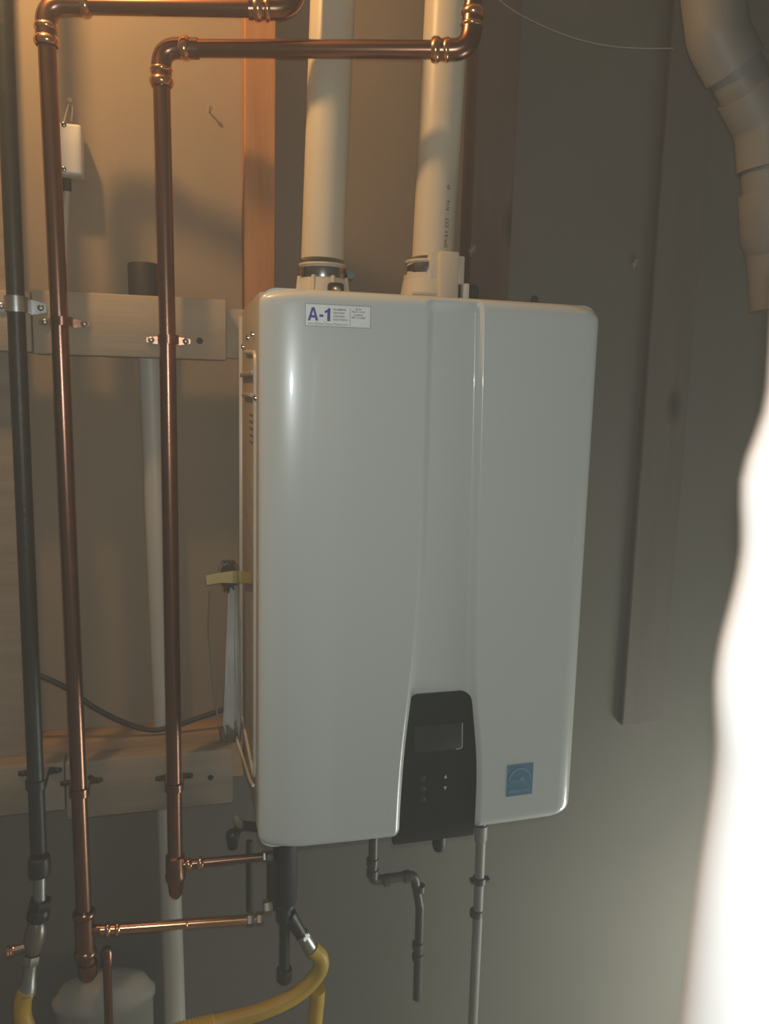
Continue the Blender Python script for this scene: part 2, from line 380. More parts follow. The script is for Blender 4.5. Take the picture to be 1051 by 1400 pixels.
# ------------------------------------------------------------------ black gas pipe and its valve
XG = -.3; RG = .0115
gas = thing('gas_pipe', 'black iron gas pipe at the left edge with valve at its foot', 'pipe', (XG, .232, .6))
zc = at(57, 1180, .232).z
obj('pipe', sweep(new(), [(XG, .232, 2.6), (XG, .232, zc+.02)], RG, 24), 'iron', gas)
b = new(); lathe(b, (XG, .232, zc+.012), (0, 0, -1), [(0, RG), (.002, .015), (.006, .0158), (.026, .0158), (.030, .015), (.032, RG*.8)]); obj('coupling', b, 'iron', gas)
pA = Vector((XG, .232, zc-.018)); pB = at(54, 1240, .23); pC = at(45, 1300, .225); pD = at(36, 1358, .215)
b = new(); sweep(b, [pA, pB], [.0085, .0095], 18); obj('nipple', b, 'galv', gas)
d1 = (pC-pB).normalized()
b = new(); hexnut(b, pB - d1*.012, d1, .014, .017); lathe(b, pB + d1*.002, d1, [(0, .0145), (.004, .0165), (.014, .0165), (.02, .0115)]); obj('union_nut', b, 'iron', gas)
b = new(); lathe(b, pB + d1*.02, d1, [(0, .010), (.006, .013), (.016, .0155), (.034, .0155), (.046, .012), (.052, .0095)])
sweep(b, [pC - d1*.01, pC - d1*.01 + Vector((-.026, -.004, -.002))], .0065, 14); obj('valve_body', b, 'brass', gas)
vb = pC - d1*.01 + Vector((-.026, -.004, -.002)); b = new()
lathe(b, vb, (-1, -.1, 0), [(0, .006), (.0005, .0085), (.002, .0085), (.003, .0075), (.005, .0088), (.007, .0075), (.009, .0088), (.012, .008), (.013, .004)]); obj('valve_cap', b, 'brcopper', gas)
d2 = (pD-pC).normalized()
b = new(); hexnut(b, pC + d2*.006, d2, .014, .0125); lathe(b, pC + d2*.02, d2, [(0, .009), (.01, .0095), (.024, .011), (.03, .0125), (.044, .013)]); obj('hose_adapter', b, 'galv', gas)
g1 = at(22, 416, .232); g1 = Vector((XG, .232, g1.z))
strap(g1, RG, 'galv', 'galvanised clamp around the black gas pipe on the upper board', tab=.020, hgt=.021)
g2 = Vector((XG, .232, at(48, 1071, .232).z))
strap(g2, RG, 'iron', 'dark strap holding the black gas pipe on the lower board', 'dark', tab=.018, hgt=.012)

# ------------------------------------------------------------------ heater
ZB, ZT, HW = .906, 1.6215, .449
heater = thing('water_heater', 'white wall-hung tankless water heater with black control panel and blue label', 'water heater', (HW/2, .28, ZB))
Lp = [(1.64, .206), (1.482, .206), (1.352, .207), (1.256, .206), (1.167, .201), (1.113, .197), (1.047, .190), (.975, .186), (.904, .1845), (.88, .1845)]
Rp = [(1.64, .269), (1.557, .272), (1.446, .2745), (1.253, .2775), (1.122, .281), (1.048, .291), (.995, .297), (.906, .297), (.88, .297)]
def interp(tab, z):
    tab = sorted(tab); return float(np.interp(z, [t[0] for t in tab], [t[1] for t in tab]))
def smooth_interp(tab, z):
    return sum(interp(tab, z+d) for d in (-.03, -.02, -.01, 0, .01, .02, .03))/7
def gL(z): return smooth_interp(Lp, z)
def gR(z): return smooth_interp(Rp, z)
RCN = .022; CH = .0095; XL = .003
def xlr(z):
    dz = min(z-ZB, ZT-z); 
    if dz >= RCN: return XL, HW
    q = RCN - math.sqrt(max(RCN**2-(RCN-dz)**2, 0)); return XL+q, HW-q
def sst(t): t = max(0, min(1, t)); return t*t*(3-2*t)
def bottom(x): return 0
def front_y(x, z):
    a, bb = xlr(z)
    dx = min(x-a, bb-x); dz = min(z-ZB, ZT-z)
    rx = .052 if x-a < bb-x else .024
    rz = .014
    ex = max(0, 1-dx/rx); ez = max(0, 1-dz/rz)
    y = .016*(1-math.sqrt(max(0, 1-min(1, ex*ex+ez*ez)))) if ex > 0 or ez > 0 else 0
    y += .010*(1-math.sqrt(max(0, 1-min(1, ez*ez)))) * 0
    # gentle belly of the two halves
    y += .006*((x-.22)/.22)**2 - .006
    # recessed centre channel
    l, r = gL(z), gR(z)
    wl, wr = .013, .010
    if l-.002 < x < r+wr:
        dep = min(sst((x-l+.002)/wl), sst((r+wr-x)/wr))
        y += CH*dep*min(1, max(0, (ZT-.004-z)/.012))
    return y
zs = [ZB + .026*(1-math.cos(math.pi/2*k/9)) for k in range(10)] + list(np.linspace(ZB+.03, ZT-.03, 60)) + [ZT - .026*(1-math.cos(math.pi/2*(9-k)/9)) for k in range(10)]
def cols(z):
    a, bb = xlr(z); l, r = gL(z), gR(z)
    c = [a + .052*(1-math.cos(math.pi/2*k/10)) for k in range(11)]
    c += list(np.linspace(a+.052, l-.003, 14)[1:]) + list(np.linspace(l-.002, l+.0125, 12)) + list(np.linspace(l+.0135, r-.001, 8)) + list(np.linspace(r, r+.0105, 12)) + list(np.linspace(r+.0115, bb-.024, 10))
    c += [bb - .024*(1-math.cos(math.pi/2*(9-k)/9)) for k in range(10)]
    return c
bm = new(); rows = [[bm.verts.new((x, front_y(x, z), z)) for x in cols(z)] for z in zs]
for i in range(len(rows)-1):
    for k in range(len(rows[0])-1): bm.faces.new((rows[i][k], rows[i][k+1], rows[i+1][k+1], rows[i+1][k]))
loop = rows[0] + [r[-1] for r in rows[1:]] + rows[-1][::-1][1:] + [r[0] for r in rows[1:-1]][::-1]
YC = .045
back = [bm.verts.new((v.co.x, max(YC, v.co.y+.01), v.co.z)) for v in loop]
for k in range(len(loop)): bm.faces.new((loop[k], loop[(k+1) % len(loop)], back[(k+1) % len(loop)], back[k]))
obj('front_cover', bm, 'white', heater, angle=60)
# casing behind the cover: side walls, top, bottom, back flange
YBK = .282
obj('casing', box(new(), (.004, YC-.012, ZB+.028), (HW-.004, YBK-.004, ZT-.003), .004), 'side', heater, angle=30)
# raised bead framing the side panel
def side_bead(y0, z0, z1): return None
b = new()
fr = fillet([(.0035, .270, ZB+.075), (.0035, .056, ZB+.075), (.0035, .056, ZT-.075), (.0035, .20, ZT-.068)], .02, 6)
sweep(b, fr, .0032, 8); obj('side_bead', b, 'bead', heater)
for a_, c_ in ((-.0005, .012), (HW-.012, HW+.004)):
    obj('back_flange', box(new(), (a_, YBK-.006, ZB+.07), (c_, YBK, ZT-.012), .001), 'bead', heater, angle=30)
b = new(); box(b, (-.001, .07, ZT-.102), (.008, .255, ZT-.096), .0015); box(b, (-.0005, .10, ZT-.130), (.008, .225, ZT-.125), .0015); obj('side_lip', b, 'side', heater, angle=30)
for k in range(5):
    z = ZT-.155-k*.009; obj('vent_slot', box(new(), (.0032, .075, z), (.0075, .14, z+.003), .0008, 1), 'slot', heater)
for k in range(7):      # pressed diagonal ribs along the side, their shade put into dark colour
    z = ZT-.24-k*.062
    b = new(); sweep(b, [(.004, .085, z-.038), (.004, .12, z-.02), (.004, .19, z), (.004, .235, z+.006)], .0008, 8); obj('side_slot', b, 'slot', heater)
for y, z in ((.24, ZT-.058), (.16, ZT-.05), (.09, ZT-.05), (.05, ZT-.13)):
    b = new(); lathe(b, (.005, y, z), (-1, 0, 0), [(0, .0045), (.0035, .0042), (.005, .002)], 12); obj('screw', b, 'steel', heater)
# control panel
bm = new(); PZ0, PZ1 = .894, 1.108; rows = []
def pan(z):
    l, r = gL(z)+.0005, gR(z)+.0035
    d = PZ1-z
    if d < .016:
        q = .016 - math.sqrt(max(.016**2-(.016-d)**2, 0)); l += q; r -= q
    return l, r
pz = [PZ0 + .01*k/4 for k in range(4)] + list(np.linspace(PZ0+.012, PZ1-.017, 18)) + [PZ1-.016+.016*math.sin(math.pi/2*k/8) for k in range(9)]
def pan_y(x, z): return .0005 + .006*((x-.22)/.22)**2 + (.004*((PZ0+.02-z)/.02)**2 if z < PZ0+.02 else 0)
for z in pz:
    l, r = pan(min(z, PZ1-1e-5)); rows.append([bm.verts.new((x, pan_y(x, z), z)) for x in np.linspace(l, r, 14)])
for i in range(len(rows)-1):
    for k in range(13): bm.faces.new((rows[i][k], rows[i][k+1], rows[i+1][k+1], rows[i+1][k]))
loop = rows[0] + [r[-1] for r in rows[1:]] + rows[-1][::-1][1:] + [r[0] for r in rows[1:-1]][::-1]
back = [bm.verts.new((v.co.x, v.co.y+.012, v.co.z)) for v in loop]
for k in range(len(loop)): bm.faces.new((loop[k], loop[(k+1) % len(loop)], back[(k+1) % len(loop)], back[k]))
cp = obj('control_panel', bm, 'panel', heater, angle=50)
obj('display_screen', box(new(), (.208, -.0003, 1.026), (.2755, .003, 1.0635), .0012), 'screen', cp, angle=30)
b = new(); sweep(b, fillet([(.2755, -.0001, 1.063), (.2765, -.0001, 1.027), (.268, -.0001, 1.0262)], .003, 4), .0006, 8); obj('screen_highlight', b, 'silver', cp)  # highlight along the screen's edge, put in as a pale strip
for zc_, s in ((.988, 1), (.9715, -1)):
    b = new(); plate(b, [(.2522, .0004, zc_-s*.0022), (.2568, .0004, zc_-s*.0022), (.2545, .0004, zc_+s*.0028)], .0009, (0, -1, 0)); obj('arrow_button', b, 'silver', cp, smooth=False)
for q in range(3):
    b = new(); lathe(b, (.222+q*.0005, .0006, .989-q*.015), (0, -1, 0), [(0, .0042), (.0007, .0042), (.001, .0034)], 16); obj('round_button', b, 'dimprint', cp)
b = new(); box(b, (.2, .008, PZ0-.002), (.285, .03, PZ0+.004), .002); obj('panel_lip', b, 'screen', cp)
# stickers
def fy(x, z): return front_y(x, z)
def decal(x0, x1, z0, z1, lift, n=8):
    bm = new(); rr = [[bm.verts.new((x, fy(x, z)-lift, z)) for x in np.linspace(x0, x1, n)] for z in np.linspace(z0, z1, n)]
    for i in range(n-1):
        for k in range(n-1): bm.faces.new((rr[i][k], rr[i][k+1], rr[i+1][k+1], rr[i+1][k]))
    return bm
SX0, SX1, SZ0, SZ1 = .0555, .1345, 1.5775, 1.6035
st = obj('company_sticker', decal(SX0, SX1, SZ0, SZ1, .0005), 'decal', heater); st['label'] = 'white sticker with blue A-1 lettering'
def on(x0, z0, lift=.0009): return lambda u, v: (x0+u, fy(x0+u, z0+v)-lift, z0+v)
b = new(); fo = on(SX0+.003, SZ0+.0065)
for poly in ([(0, 0), (.0031, 0), (.0040, .0034), (.0040, .0062), (.0047, .0062), (.0063, .0120), (.0063, .0152), (.0046, .0152)],
             [(.0063, .0120), (.0079, .0062), (.0086, .0062), (.0086, .0034), (.0095, 0), (.0126, 0), (.0080, .0152), (.0063, .0152)],
             [(.0040, .0034), (.0086, .0034), (.0086, .0062), (.0040, .0062)], [(.0138, .0046), (.0186, .0046), (.0186, .0074), (.0138, .0074)],
             [(.0232, 0), (.0268, 0), (.0268, .0152), (.0243, .0152), (.0236, .0134), (.0200, .0117), (.0200, .0090), (.0232, .0101)]):
    b.faces.new([b.verts.new(fo(u, v)) for u, v in poly])
obj('lettering', b, 'ink', st, smooth=False)
b = new()
for k, (s, wd) in enumerate((('PLUMBING', .0155), ('HEATING', .0132), ('COOLING', .0135), ('ELECTRICAL', .0175))):
    add_text(b, s, .004, on(SX0+.0335, SZ0+.0192-k*.0039), bold=.00012, width=wd, height=.0023)
add_text(b, 'www.BetterCleanerFaster.com', .003, on(SX0+.003, SZ0+.0018), width=.048, height=.0032)
for s, x, z, wd in (('Metro', .0605, .0208, .007), ('703-361-7156', .0555, .0175, .0165), ('Loudoun', .058, .0142, .011), ('703-631-5200', .0555, .0108, .0165)):
    add_text(b, s, .003, on(SX0+x, SZ0+z), bold=.0001, width=wd, height=.0022)
obj('lettering', b, 'grey_ink', st, smooth=False)
b = new()
for a0, a1, c0, c1 in ((0, .079, 0, .0006), (0, .079, .0254, .026), (0, .0006, 0, .026), (.0784, .079, 0, .026), (.0535, .0540, .002, .0235)):
    r = decal(SX0+a0, SX0+a1, SZ0+c0, SZ0+c1, .0008, 3); me = bpy.data.meshes.new('t'); r.to_mesh(me); r.free(); b.from_mesh(me); bpy.data.meshes.remove(me)
obj('border', b, 'grey_ink', st, smooth=False)
EX0, EX1, EZ0, EZ1 = .3425, .3825, .951, .9975
es = obj('efficiency_label', decal(EX0, EX1, EZ0, EZ1, .0005), 'sky', heater); es['label'] = 'blue square energy label with pale arc and star'
b = new(); ec = ((EX0+EX1)/2, EZ0+.0215)
def ring_arc(b, c, r0, r1, a0, a1, sq=1, n=24):
    prev = None
    for k in range(n+1):
        a = a0+(a1-a0)*k/n; q = [b.verts.new((c[0]+r*math.cos(a), fy(c[0]+r*math.cos(a), c[1]+r*math.sin(a)*sq)-.0009, c[1]+r*math.sin(a)*sq)) for r in (r0, r1)]
        if prev: b.faces.new((prev[0], q[0], q[1], prev[1]))
        prev = q
ring_arc(b, ec, .0155, .0175, .1, 3.05, 1.1)
pts = []
for k in range(10):
    a = math.pi/2+k*math.pi/5; rr = .0052 if k % 2 == 0 else .0021; x = ec[0]+.003+rr*math.cos(a); z = ec[1]+.003+rr*math.sin(a); pts.append(b.verts.new((x, fy(x, z)-.0009, z)))
b.faces.new(pts)
add_text(b, 'energy', .01, on(EX0+.006, EZ0+.0175), width=.025, height=.006)
add_text(b, 'ENERGY STAR', .006, on(EX0+.004, EZ0+.005), bold=.0002, width=.032, height=.0045)
obj('emblem', b, 'pale_blue', es, smooth=False)
# cover screw / bracket on top right
p = at(731, 409, .26); b = new(); box(b, (p.x-.012, .262, ZT-.02), (p.x+.012, .282, p.z-.003), .002); lathe(b, (p.x, .262, p.z), (0, -1, 0), [(0, .006), (.003, .0055), (.0045, .002)], 14)
obj('hanging_bracket', b, 'iron', heater)
# vent collars
YV = .215; VX = [at(441, 365, YV).x, at(592, 340, YV).x]
def vent_x(i): return VX[i]
U1 = at(441, 371, YV-.03).z - (ZT+.0505); U2 = at(572, 364, YV-.03).z - (ZT+.0535)
b = new(); lathe(b, (VX[0], YV, ZT-.004+U1), (0, 0, 1), [(-U1, .044), (.003, .044), (.042, .0365), (.046, .0365), (.047, .0325), (.064, .0325), (.065, .0345), (.0675, .0345), (.068, .031)], 40)
for k in range(8):
    a = 2*math.pi*k/8+.25; c, s = math.cos(a), math.sin(a); r = new()
    sweep(b, [(VX[0]+c*.038, YV+s*.038, ZT), (VX[0]+c*.036, YV+s*.036, ZT+.045+U1)], [.006, .003], 8)
col1 = obj('vent_collar', b, 'cream', heater); col1['label'] = 'left cream plastic vent collar'
def clamp(cx, z, r, parent, ang):
    b = new(); n = 44; prof = [(-.007, r), (-.007, r+.0015), (0, r+.0022), (.007, r+.0015), (.007, r)]
    lathe(b, (cx, YV, z), (0, 0, 1), prof, n)
    k = obj('hose_clamp', b, 'steel', parent)
    b = new(); px, py = cx+math.cos(ang)*(r+.007), YV+math.sin(ang)*(r+.007); tx, ty = -math.sin(ang), math.cos(ang)
    sweep(b, [(px-tx*.012, py-ty*.012, z), (px+tx*.010, py+ty*.010, z)], .0058, 12); hexnut(b, (px+tx*.010, py+ty*.010, z), (tx, ty, 0), .006, .0052)
    obj('clamp_screw', b, 'steel', parent)
clamp(VX[0], ZT+.0505+U1, .0328, col1, -.1)
b = new(); box(b, (VX[0]+.0, YV-.052, ZT), (VX[0]+.022, YV-.036, ZT+.034+U1), .004); col_b = obj('sensor_plug', b, 'rubber', col1, angle=30)
b = new(); lathe(b, (VX[0]+.011, YV-.052, ZT+.022+U1), (0, -1, 0), [(0, .007), (.003, .0065), (.006, .003)], 16); obj('sensor_cap', b, 'galv', col1)
b = new(); lathe(b, (VX[1]-.006, YV, ZT-.004+U2), (0, 0, 1), [(-U2, .044), (.004, .044), (.040, .0385), (.0405, .0375), (.048, .0375), (.0485, .033), (.066, .033), (.0665, .0355), (.0695, .0355), (.07, .031)], 40)
box(b, (VX[1]-.004, YV-.047, ZT-.003), (VX[1]+.026, YV-.026, ZT+.075+U2), .003)
box(b, (VX[1]-.016, YV-.038, ZT+.035+U2), (VX[1]+.010, YV-.02, ZT+.075+U2), .002)
box(b, (VX[1]+.026, YV-.042, ZT+.030+U2), (VX[1]+.036, YV+.01, ZT+.07+U2), .002)
box(b, (VX[1]-.040, YV-.043, ZT+.012+U2), (VX[1]-.006, YV-.03, ZT+.0165+U2), .0015)
col2 = obj('vent_collar', b, 'cream', heater); col2['label'] = 'right cream plastic vent collar with square block'
clamp(VX[1]-.004, ZT+.0535+U2, .0332, col2, -.05)
b = new(); lathe(b, (VX[1]+.036, YV-.03, ZT+.020+U2), (1, 0, 0), [(0, .006), (.008, .006), (.009, .0125), (.022, .0125), (.024, .010)], 20); obj('sensor_plug', b, 'rubber', col2)
b = new(); box(b, (VX[1]+.034, YV-.044, ZT+.004+U2), (VX[1]+.044, YV-.03, ZT+.032+U2), .002); obj('sensor_tab', b, 'boxwhite', col2, angle=30)
# underside
b = new(); box(b, (.03, .03, ZB+.012), (HW-.03, .27, ZB+.03), .004); obj('bottom_plate', b, 'screen', heater, angle=30)
kx = at(600, 1158, .12); b = new(); lathe(b, (kx.x, .12, ZB+.014), (0, 0, -1), [(0, .010), (.004, .011), (max(.02, ZB+.014-kx.z-.004), .011), (max(.026, ZB+.014-kx.z+.004), .008)], 18); obj('filter_knob', b, 'iron', heater)

# ------------------------------------------------------------------ vent pipes
def vent(i, top, label):
    c = VX[i]; t = thing('vent_pipe', label, 'pipe', (c, YV, ZT+.066), 'vent pipes on top of the heater')
    obj('pipe', sweep(new(), [(c, YV, ZT+.0705+(U1, U2)[i]), (c+top*.5, YV, 2.1), (c+top, YV, 2.6)], .0312, 40), 'pvc', t); return t
vent(0, .022, 'left plain cream plastic vent pipe on top of the heater')
v2 = vent(1, .018, 'right cream plastic vent pipe with printed markings, on top of the heater')
b = new(); R = .0315; ang0 = -1.18
def vtext(z0): return lambda u, v: (VX[1]+(z0+u-ZT-.07)*.019 + R*math.cos(ang0-v/R), YV + R*math.sin(ang0-v/R), z0+u)
za = at(605, 352, YV-.03).z
for s, y0, y1 in (('A', 352, 345), ('09', 342, 331), ('31', 329, 320), ('EXT', 314, 301), ('4116', 292, 277), ('JR', 263, 255)):
    z0 = at(605, y0, YV-.03).z; z1 = at(605, y1, YV-.03).z
    add_text(b, s, .01, vtext(z0+.004), bold=.0001, width=z1-z0, height=.006)
obj('print', b, 'red_ink', v2, smooth=False)

# ------------------------------------------------------------------ capped standpipe behind the right copper pipe
sp = thing('standpipe', 'off-white plastic standpipe with black rubber cap behind the right copper pipe', 'pipe', (-.115, .335, 0))
pt = at(196, 392, .338)
obj('pipe', sweep(new(), [(-.108, .338, .35), (-.1175, .338, .93), (-.1300, .338, 1.53), (pt.x+.002, .338, pt.z)], .018, 28), 'stand', sp)
ct = at(196, 360, .338)
b = new(); lathe(b, (pt.x+.001, .338, 1.61), (0, 0, 1), [(0, .0225), (ct.z-1.613, .0235), (ct.z-1.611, .0225), (ct.z-1.61, .018)], 28); obj('cap', b, 'rubber', sp)

# ------------------------------------------------------------------ white box on the wall
pb0, pb1 = at(75, 166, .320), at(113, 240, .320)
bx = thing('junction_box', 'small white plastic box hung on the wall behind the left copper pipe', 'box', ((pb0.x+pb1.x)/2, YW, pb1.z))
b = new(); box(b, (pb0.x-.004, .320, pb1.z), (pb1.x, YW-.006, pb0.z), .0045, 3); obj('housing', b, 'boxwhite', bx, angle=40)
for y in (170, 231):
    q = at(87, y, .320); b = new(); lathe(b, (q.x, .321, q.z), (0, -1, 0), [(0, .0036), (.0015, .0036), (.0025, .002)], 12); obj('screw', b, 'steel', bx)
hk = at(96, 142, YW)
b = new(); sweep(b, smooth_path([at(87, 168, .325), at(91, 152, .338), hk + Vector((0, -.006, 0)), at(99, 150, .355), at(97, 166, .35)], 6), .0013, 8); obj('hanging_wire', b, 'wcable', bx)
b = new(); lathe(b, hk + Vector((0, .002, 0)), (0, -1, .1), [(0, .002), (.012, .002), (.0125, .0045), (.0145, .004)], 12); obj('hanging_nail', b, 'galv', bx)
q = at(91, 240, .348); q2 = at(92, 264, .348)
b = new(); lathe(b, q + Vector((0, 0, .002)), (0, 0, -1), [(0, .0065), (q.z-q2.z-.002, .0062), (q.z-q2.z, .005)], 16); obj('cable_gland', b, 'rubber', bx)
b = new(); sweep(b, smooth_path([q2 + Vector((0, 0, .004)), at(90, 290, .35), at(88, 330, .348), at(87, 355, .345), at(80, 385, .342), at(70, 420, .34)], 8), .0046, 12); obj('cable', b, 'wcable', bx)

# ------------------------------------------------------------------ sagging dark cable
b = new(); pts = [at(x, y, yy) for x, y, yy in ((-60, 888, .315), (0, 905, .314), (40, 918, .314), (90, 940, .313), (130, 968, .313), (170, 988, .313), (205, 998, .313), (235, 994, .313), (270, 982, .314), (300, 972, .316), (330, 962, .318))]
sweep(b, smooth_path(pts, 8), .0042, 12); tag(obj('power_cable', b, 'cable'), 'dark cable sagging behind the pipes above the lower board', 'cable')

# ------------------------------------------------------------------ clear document bag taped to the heater's side
YD = .222
def on_side(x, y, X=.001):
    d = RT*((x-IW/2)/FPX) - UP*((y-IH/2)/FPX) + fw
    return CAM + d*((X-CAM.x)/d.x)
bag = thing('document_bag', 'clear plastic bag with folded white paper taped beside the heater', 'bag', at(310, 1010, YD))
pts_out = [(292, 776), (312, 770), (330, 776), (334, 800), (338, 900), (342, 1000), (300, 1004), (290, 960), (286, 880), (283, 800)]
def crumple(bm, rows_px, Y, amp, thick):
    front, backr = [], []
    for j, (y, x0, x1) in enumerate(rows_px):
        f, k2 = [], []
        for k in range(11):
            s = k/10; x = x0+(x1-x0)*s; d = amp*(math.sin(k*1.9+j*.7)+.6*math.sin(k*3.1-j*1.3)); e = thick*math.sin(math.pi*s)
            q = at(x, y, Y); f.append(bm.verts.new(q + Vector((0, -e+d, 0)))); k2.append(bm.verts.new(q + Vector((0, e*.5+d*.5+.001, 0))))
        front.append(f); backr.append(k2)
    for G in (front, backr):
        for j in range(len(G)-1):
            for k in range(10): bm.faces.new((G[j][k], G[j][k+1], G[j+1][k+1], G[j+1][k]))
    for j in range(len(front)-1):
        for k in (0, 10): bm.faces.new((front[j][k], front[j+1][k], backr[j+1][k], backr[j][k]))
    for j in (0, len(front)-1):
        for k in range(10): bm.faces.new((front[j][k], front[j][k+1], backr[j][k+1], backr[j][k]))
    return bm
obj('plastic_film', crumple(new(), [(766, 304, 320), (774, 298, 327), (784, 300, 328), (797, 299, 329), (808, 286, 329), (860, 284, 329), (920, 288, 329), (980, 296, 330), (1012, 302, 330)], YD-.004, .0035, .006), 'clear', bag, angle=180)
b = new(); rows = []
for y, x0, x1 in ((790, 312, 325), (830, 311, 326), (880, 309, 327), (940, 307, 328), (985, 305, 329), (1012, 304, 330)):
    xm = x0+(x1-x0)*.62; rows.append([b.verts.new(at(x0, y, YD+.002)), b.verts.new(at(xm, y, YD-.004)), b.verts.new(at(x1, y, YD+.004)), b.verts.new(at(xm, y, YD+.007))])
for i in range(len(rows)-1):
    for k in range(4): b.faces.new((rows[i][k], rows[i][(k+1) % 4], rows[i+1][(k+1) % 4], rows[i+1][k]))
b.faces.new(rows[0]); b.faces.new(rows[-1][::-1])
k_ = new(); bmesh.ops.create_icosphere(k_, subdivisions=4, radius=1); kc = at(313, 788, YD-.002)
for v in k_.verts:
    n_ = v.co.copy(); q_ = 1 + .28*math.sin(n_.x*9+n_.z*4) * math.sin(n_.z*11-n_.x*3) + .15*math.sin(n_.y*13+n_.z*17)
    v.co = kc + Vector((n_.x*.011*q_, n_.y*.007*q_, n_.z*.019*q_))
obj('gathered_film', k_, 'film', bag, angle=20)
obj('folded_paper', b, 'paper', bag, smooth=False)
b = new(); TY = YD-.0125
top = [at(281, 787, TY), at(300, 783.5, TY), at(318, 780.5, TY), on_side(330.5, 780.5, -.001), on_side(344, 783, -.0005)]; bot = [at(282.5, 800, TY), at(300, 797, TY), at(318, 797, TY), on_side(330.5, 797, -.001), on_side(344, 798, -.0005)]
tv = [b.verts.new(p + Vector((0, .001*math.sin(i*2), 0))) for i, p in enumerate(top)]; bv = [b.verts.new(p + Vector((0, .001*math.sin(i*2), 0))) for i, p in enumerate(bot)]
for i in range(4): b.faces.new((tv[i], tv[i+1], bv[i+1], bv[i]))
r = bmesh.ops.extrude_face_region(b, geom=b.faces[:]); bmesh.ops.translate(b, vec=(0, .0006, 0), verts=[v for v in r['geom'] if isinstance(v, bmesh.types.BMVert)])
tp = obj('tape_strip', b, 'tape', bag); tp['label'] = 'yellow tape strip'
b = new(); sweep(b, smooth_path([at(322, 1006, YD), on_side(332, 1035, -.003), on_side(341, 1064, -.003), on_side(346, 1074, -.003)], 6), .0022, 8); obj('loose_tail', b, 'bead', bag)

# ------------------------------------------------------------------ valves and drains under the heater
mv = thing('service_valve', 'black insulated service valve hanging under the heater left end', 'valve', at(385, 1340, .215))
YM = .2; pm = at(388, 1185, YM)
def pxr(px, Y): return px/FPX*((at(388, 1200, Y)-CAM).dot(fw))
b = new(); za_, zb_ = ZB+.0115, at(388, 1232, YM).z
lathe(b, (pm.x+.002, YM, za_), (0, 0, -1), [(0, .0185), (.002, .0195), (za_-zb_-.003, .0195), (za_-zb_, .017)], 24)
box(b, (pm.x-.026, YM-.012, at(388, 1238, YM).z), (pm.x-.008, YM+.014, at(388, 1170, YM).z), .004); obj('insulation_sleeve', b, 'rubber', mv, angle=50)
b = new(); c0 = at(388, 1238, YM); lathe(b, c0 + Vector((0, 0, .010)), (0, 0, -1), [(0, .014), (.003, .0185), (.010, .0185), (.014, .013), (.034, .013), (.038, .010)], 20)
sweep(b, [at(395, 1250, YM), at(416, 1284, YM)], [.012, .0095], 16); obj('valve_body', b, 'iron', mv)
b = new(); q = at(372, 1238, YM-.01); hexnut(b, q, (-1, 0, -.05), .014, .011); obj('side_nut', b, 'brass', mv)
q3 = at(374, 1171, YM-.01); b = new(); hexnut(b, q3, (-1, 0, -.05), .012, .009); obj('side_nut', b, 'iron', mv)
b = new(); c1 = at(389, 1256, YM+.005); c2 = at(389, 1338, YM+.005); lathe(b, c1, (0, 0, -1), [(0, .0085), (.02, .009), (.024, .0085), (c1.z-c2.z-.02, .0085), (c1.z-c2.z-.018, .0125), (c1.z-c2.z, .0125), (c1.z-c2.z+.006, .008)], 18); obj('drain_leg', b, 'iron', mv)
b = new(); a_ = at(412, 1276, YM); e_ = at(428, 1302, YM); sweep(b, [a_, e_], [.0105, .0115], 16); lathe(b, a_, e_-a_, [(0, .009), (.002, .0125), (.008, .0125), (.010, .010)], 6); obj('hose_adapter', b, 'galv', mv)

hose = thing('flexible_gas_hose', 'yellow corrugated flexible gas hose looping between gas pipe and heater', 'hose', at(220, 1400, .2))
path = smooth_path([at(37, 1352, .215), at(31, 1372, .215), at(34, 1400, .21), at(56, 1436, .2), at(110, 1458, .19), at(170, 1446, .185), at(230, 1416, .185), at(300, 1398, .19), at(362, 1381, .19), at(408, 1358, .195), at(435, 1330, .2), at(438, 1310, .2), at(426, 1297, .2)], 10)
n = len(path); rad = [.0128]*n
obj('hose', sweep(new(), path, rad, 20), 'yellow', hose)
# corrugated bare stretch
seg = []
i0 = min(range(n), key=lambda i: (path[i]-at(215, 1420, .185)).length); i1 = min(range(n), key=lambda i: (path[i]-at(292, 1400, .19)).length)
pp = path[i0:i1+1]; L_ = []; rr = []
for i in range(len(pp)-1):
    for k in range(8):
        L_.append(pp[i].lerp(pp[i+1], k/8)); rr.append(.0142 + .0012*math.sin(len(L_)*1.25))
L_.append(pp[-1]); rr.append(.0142)
obj('corrugation', sweep(new(), L_, rr, 20), 'yellowb', hose)
path2 = smooth_path([at(434, 1352, .206), at(432, 1378, .214), at(424, 1410, .218), at(380, 1432, .216), at(320, 1436, .214), at(250, 1452, .21), at(150, 1490, .21)], 10)
obj('second_loop', sweep(new(), [p + Vector((0, 0, 0)) for p in path2], .0125, 20), 'yellow', hose)

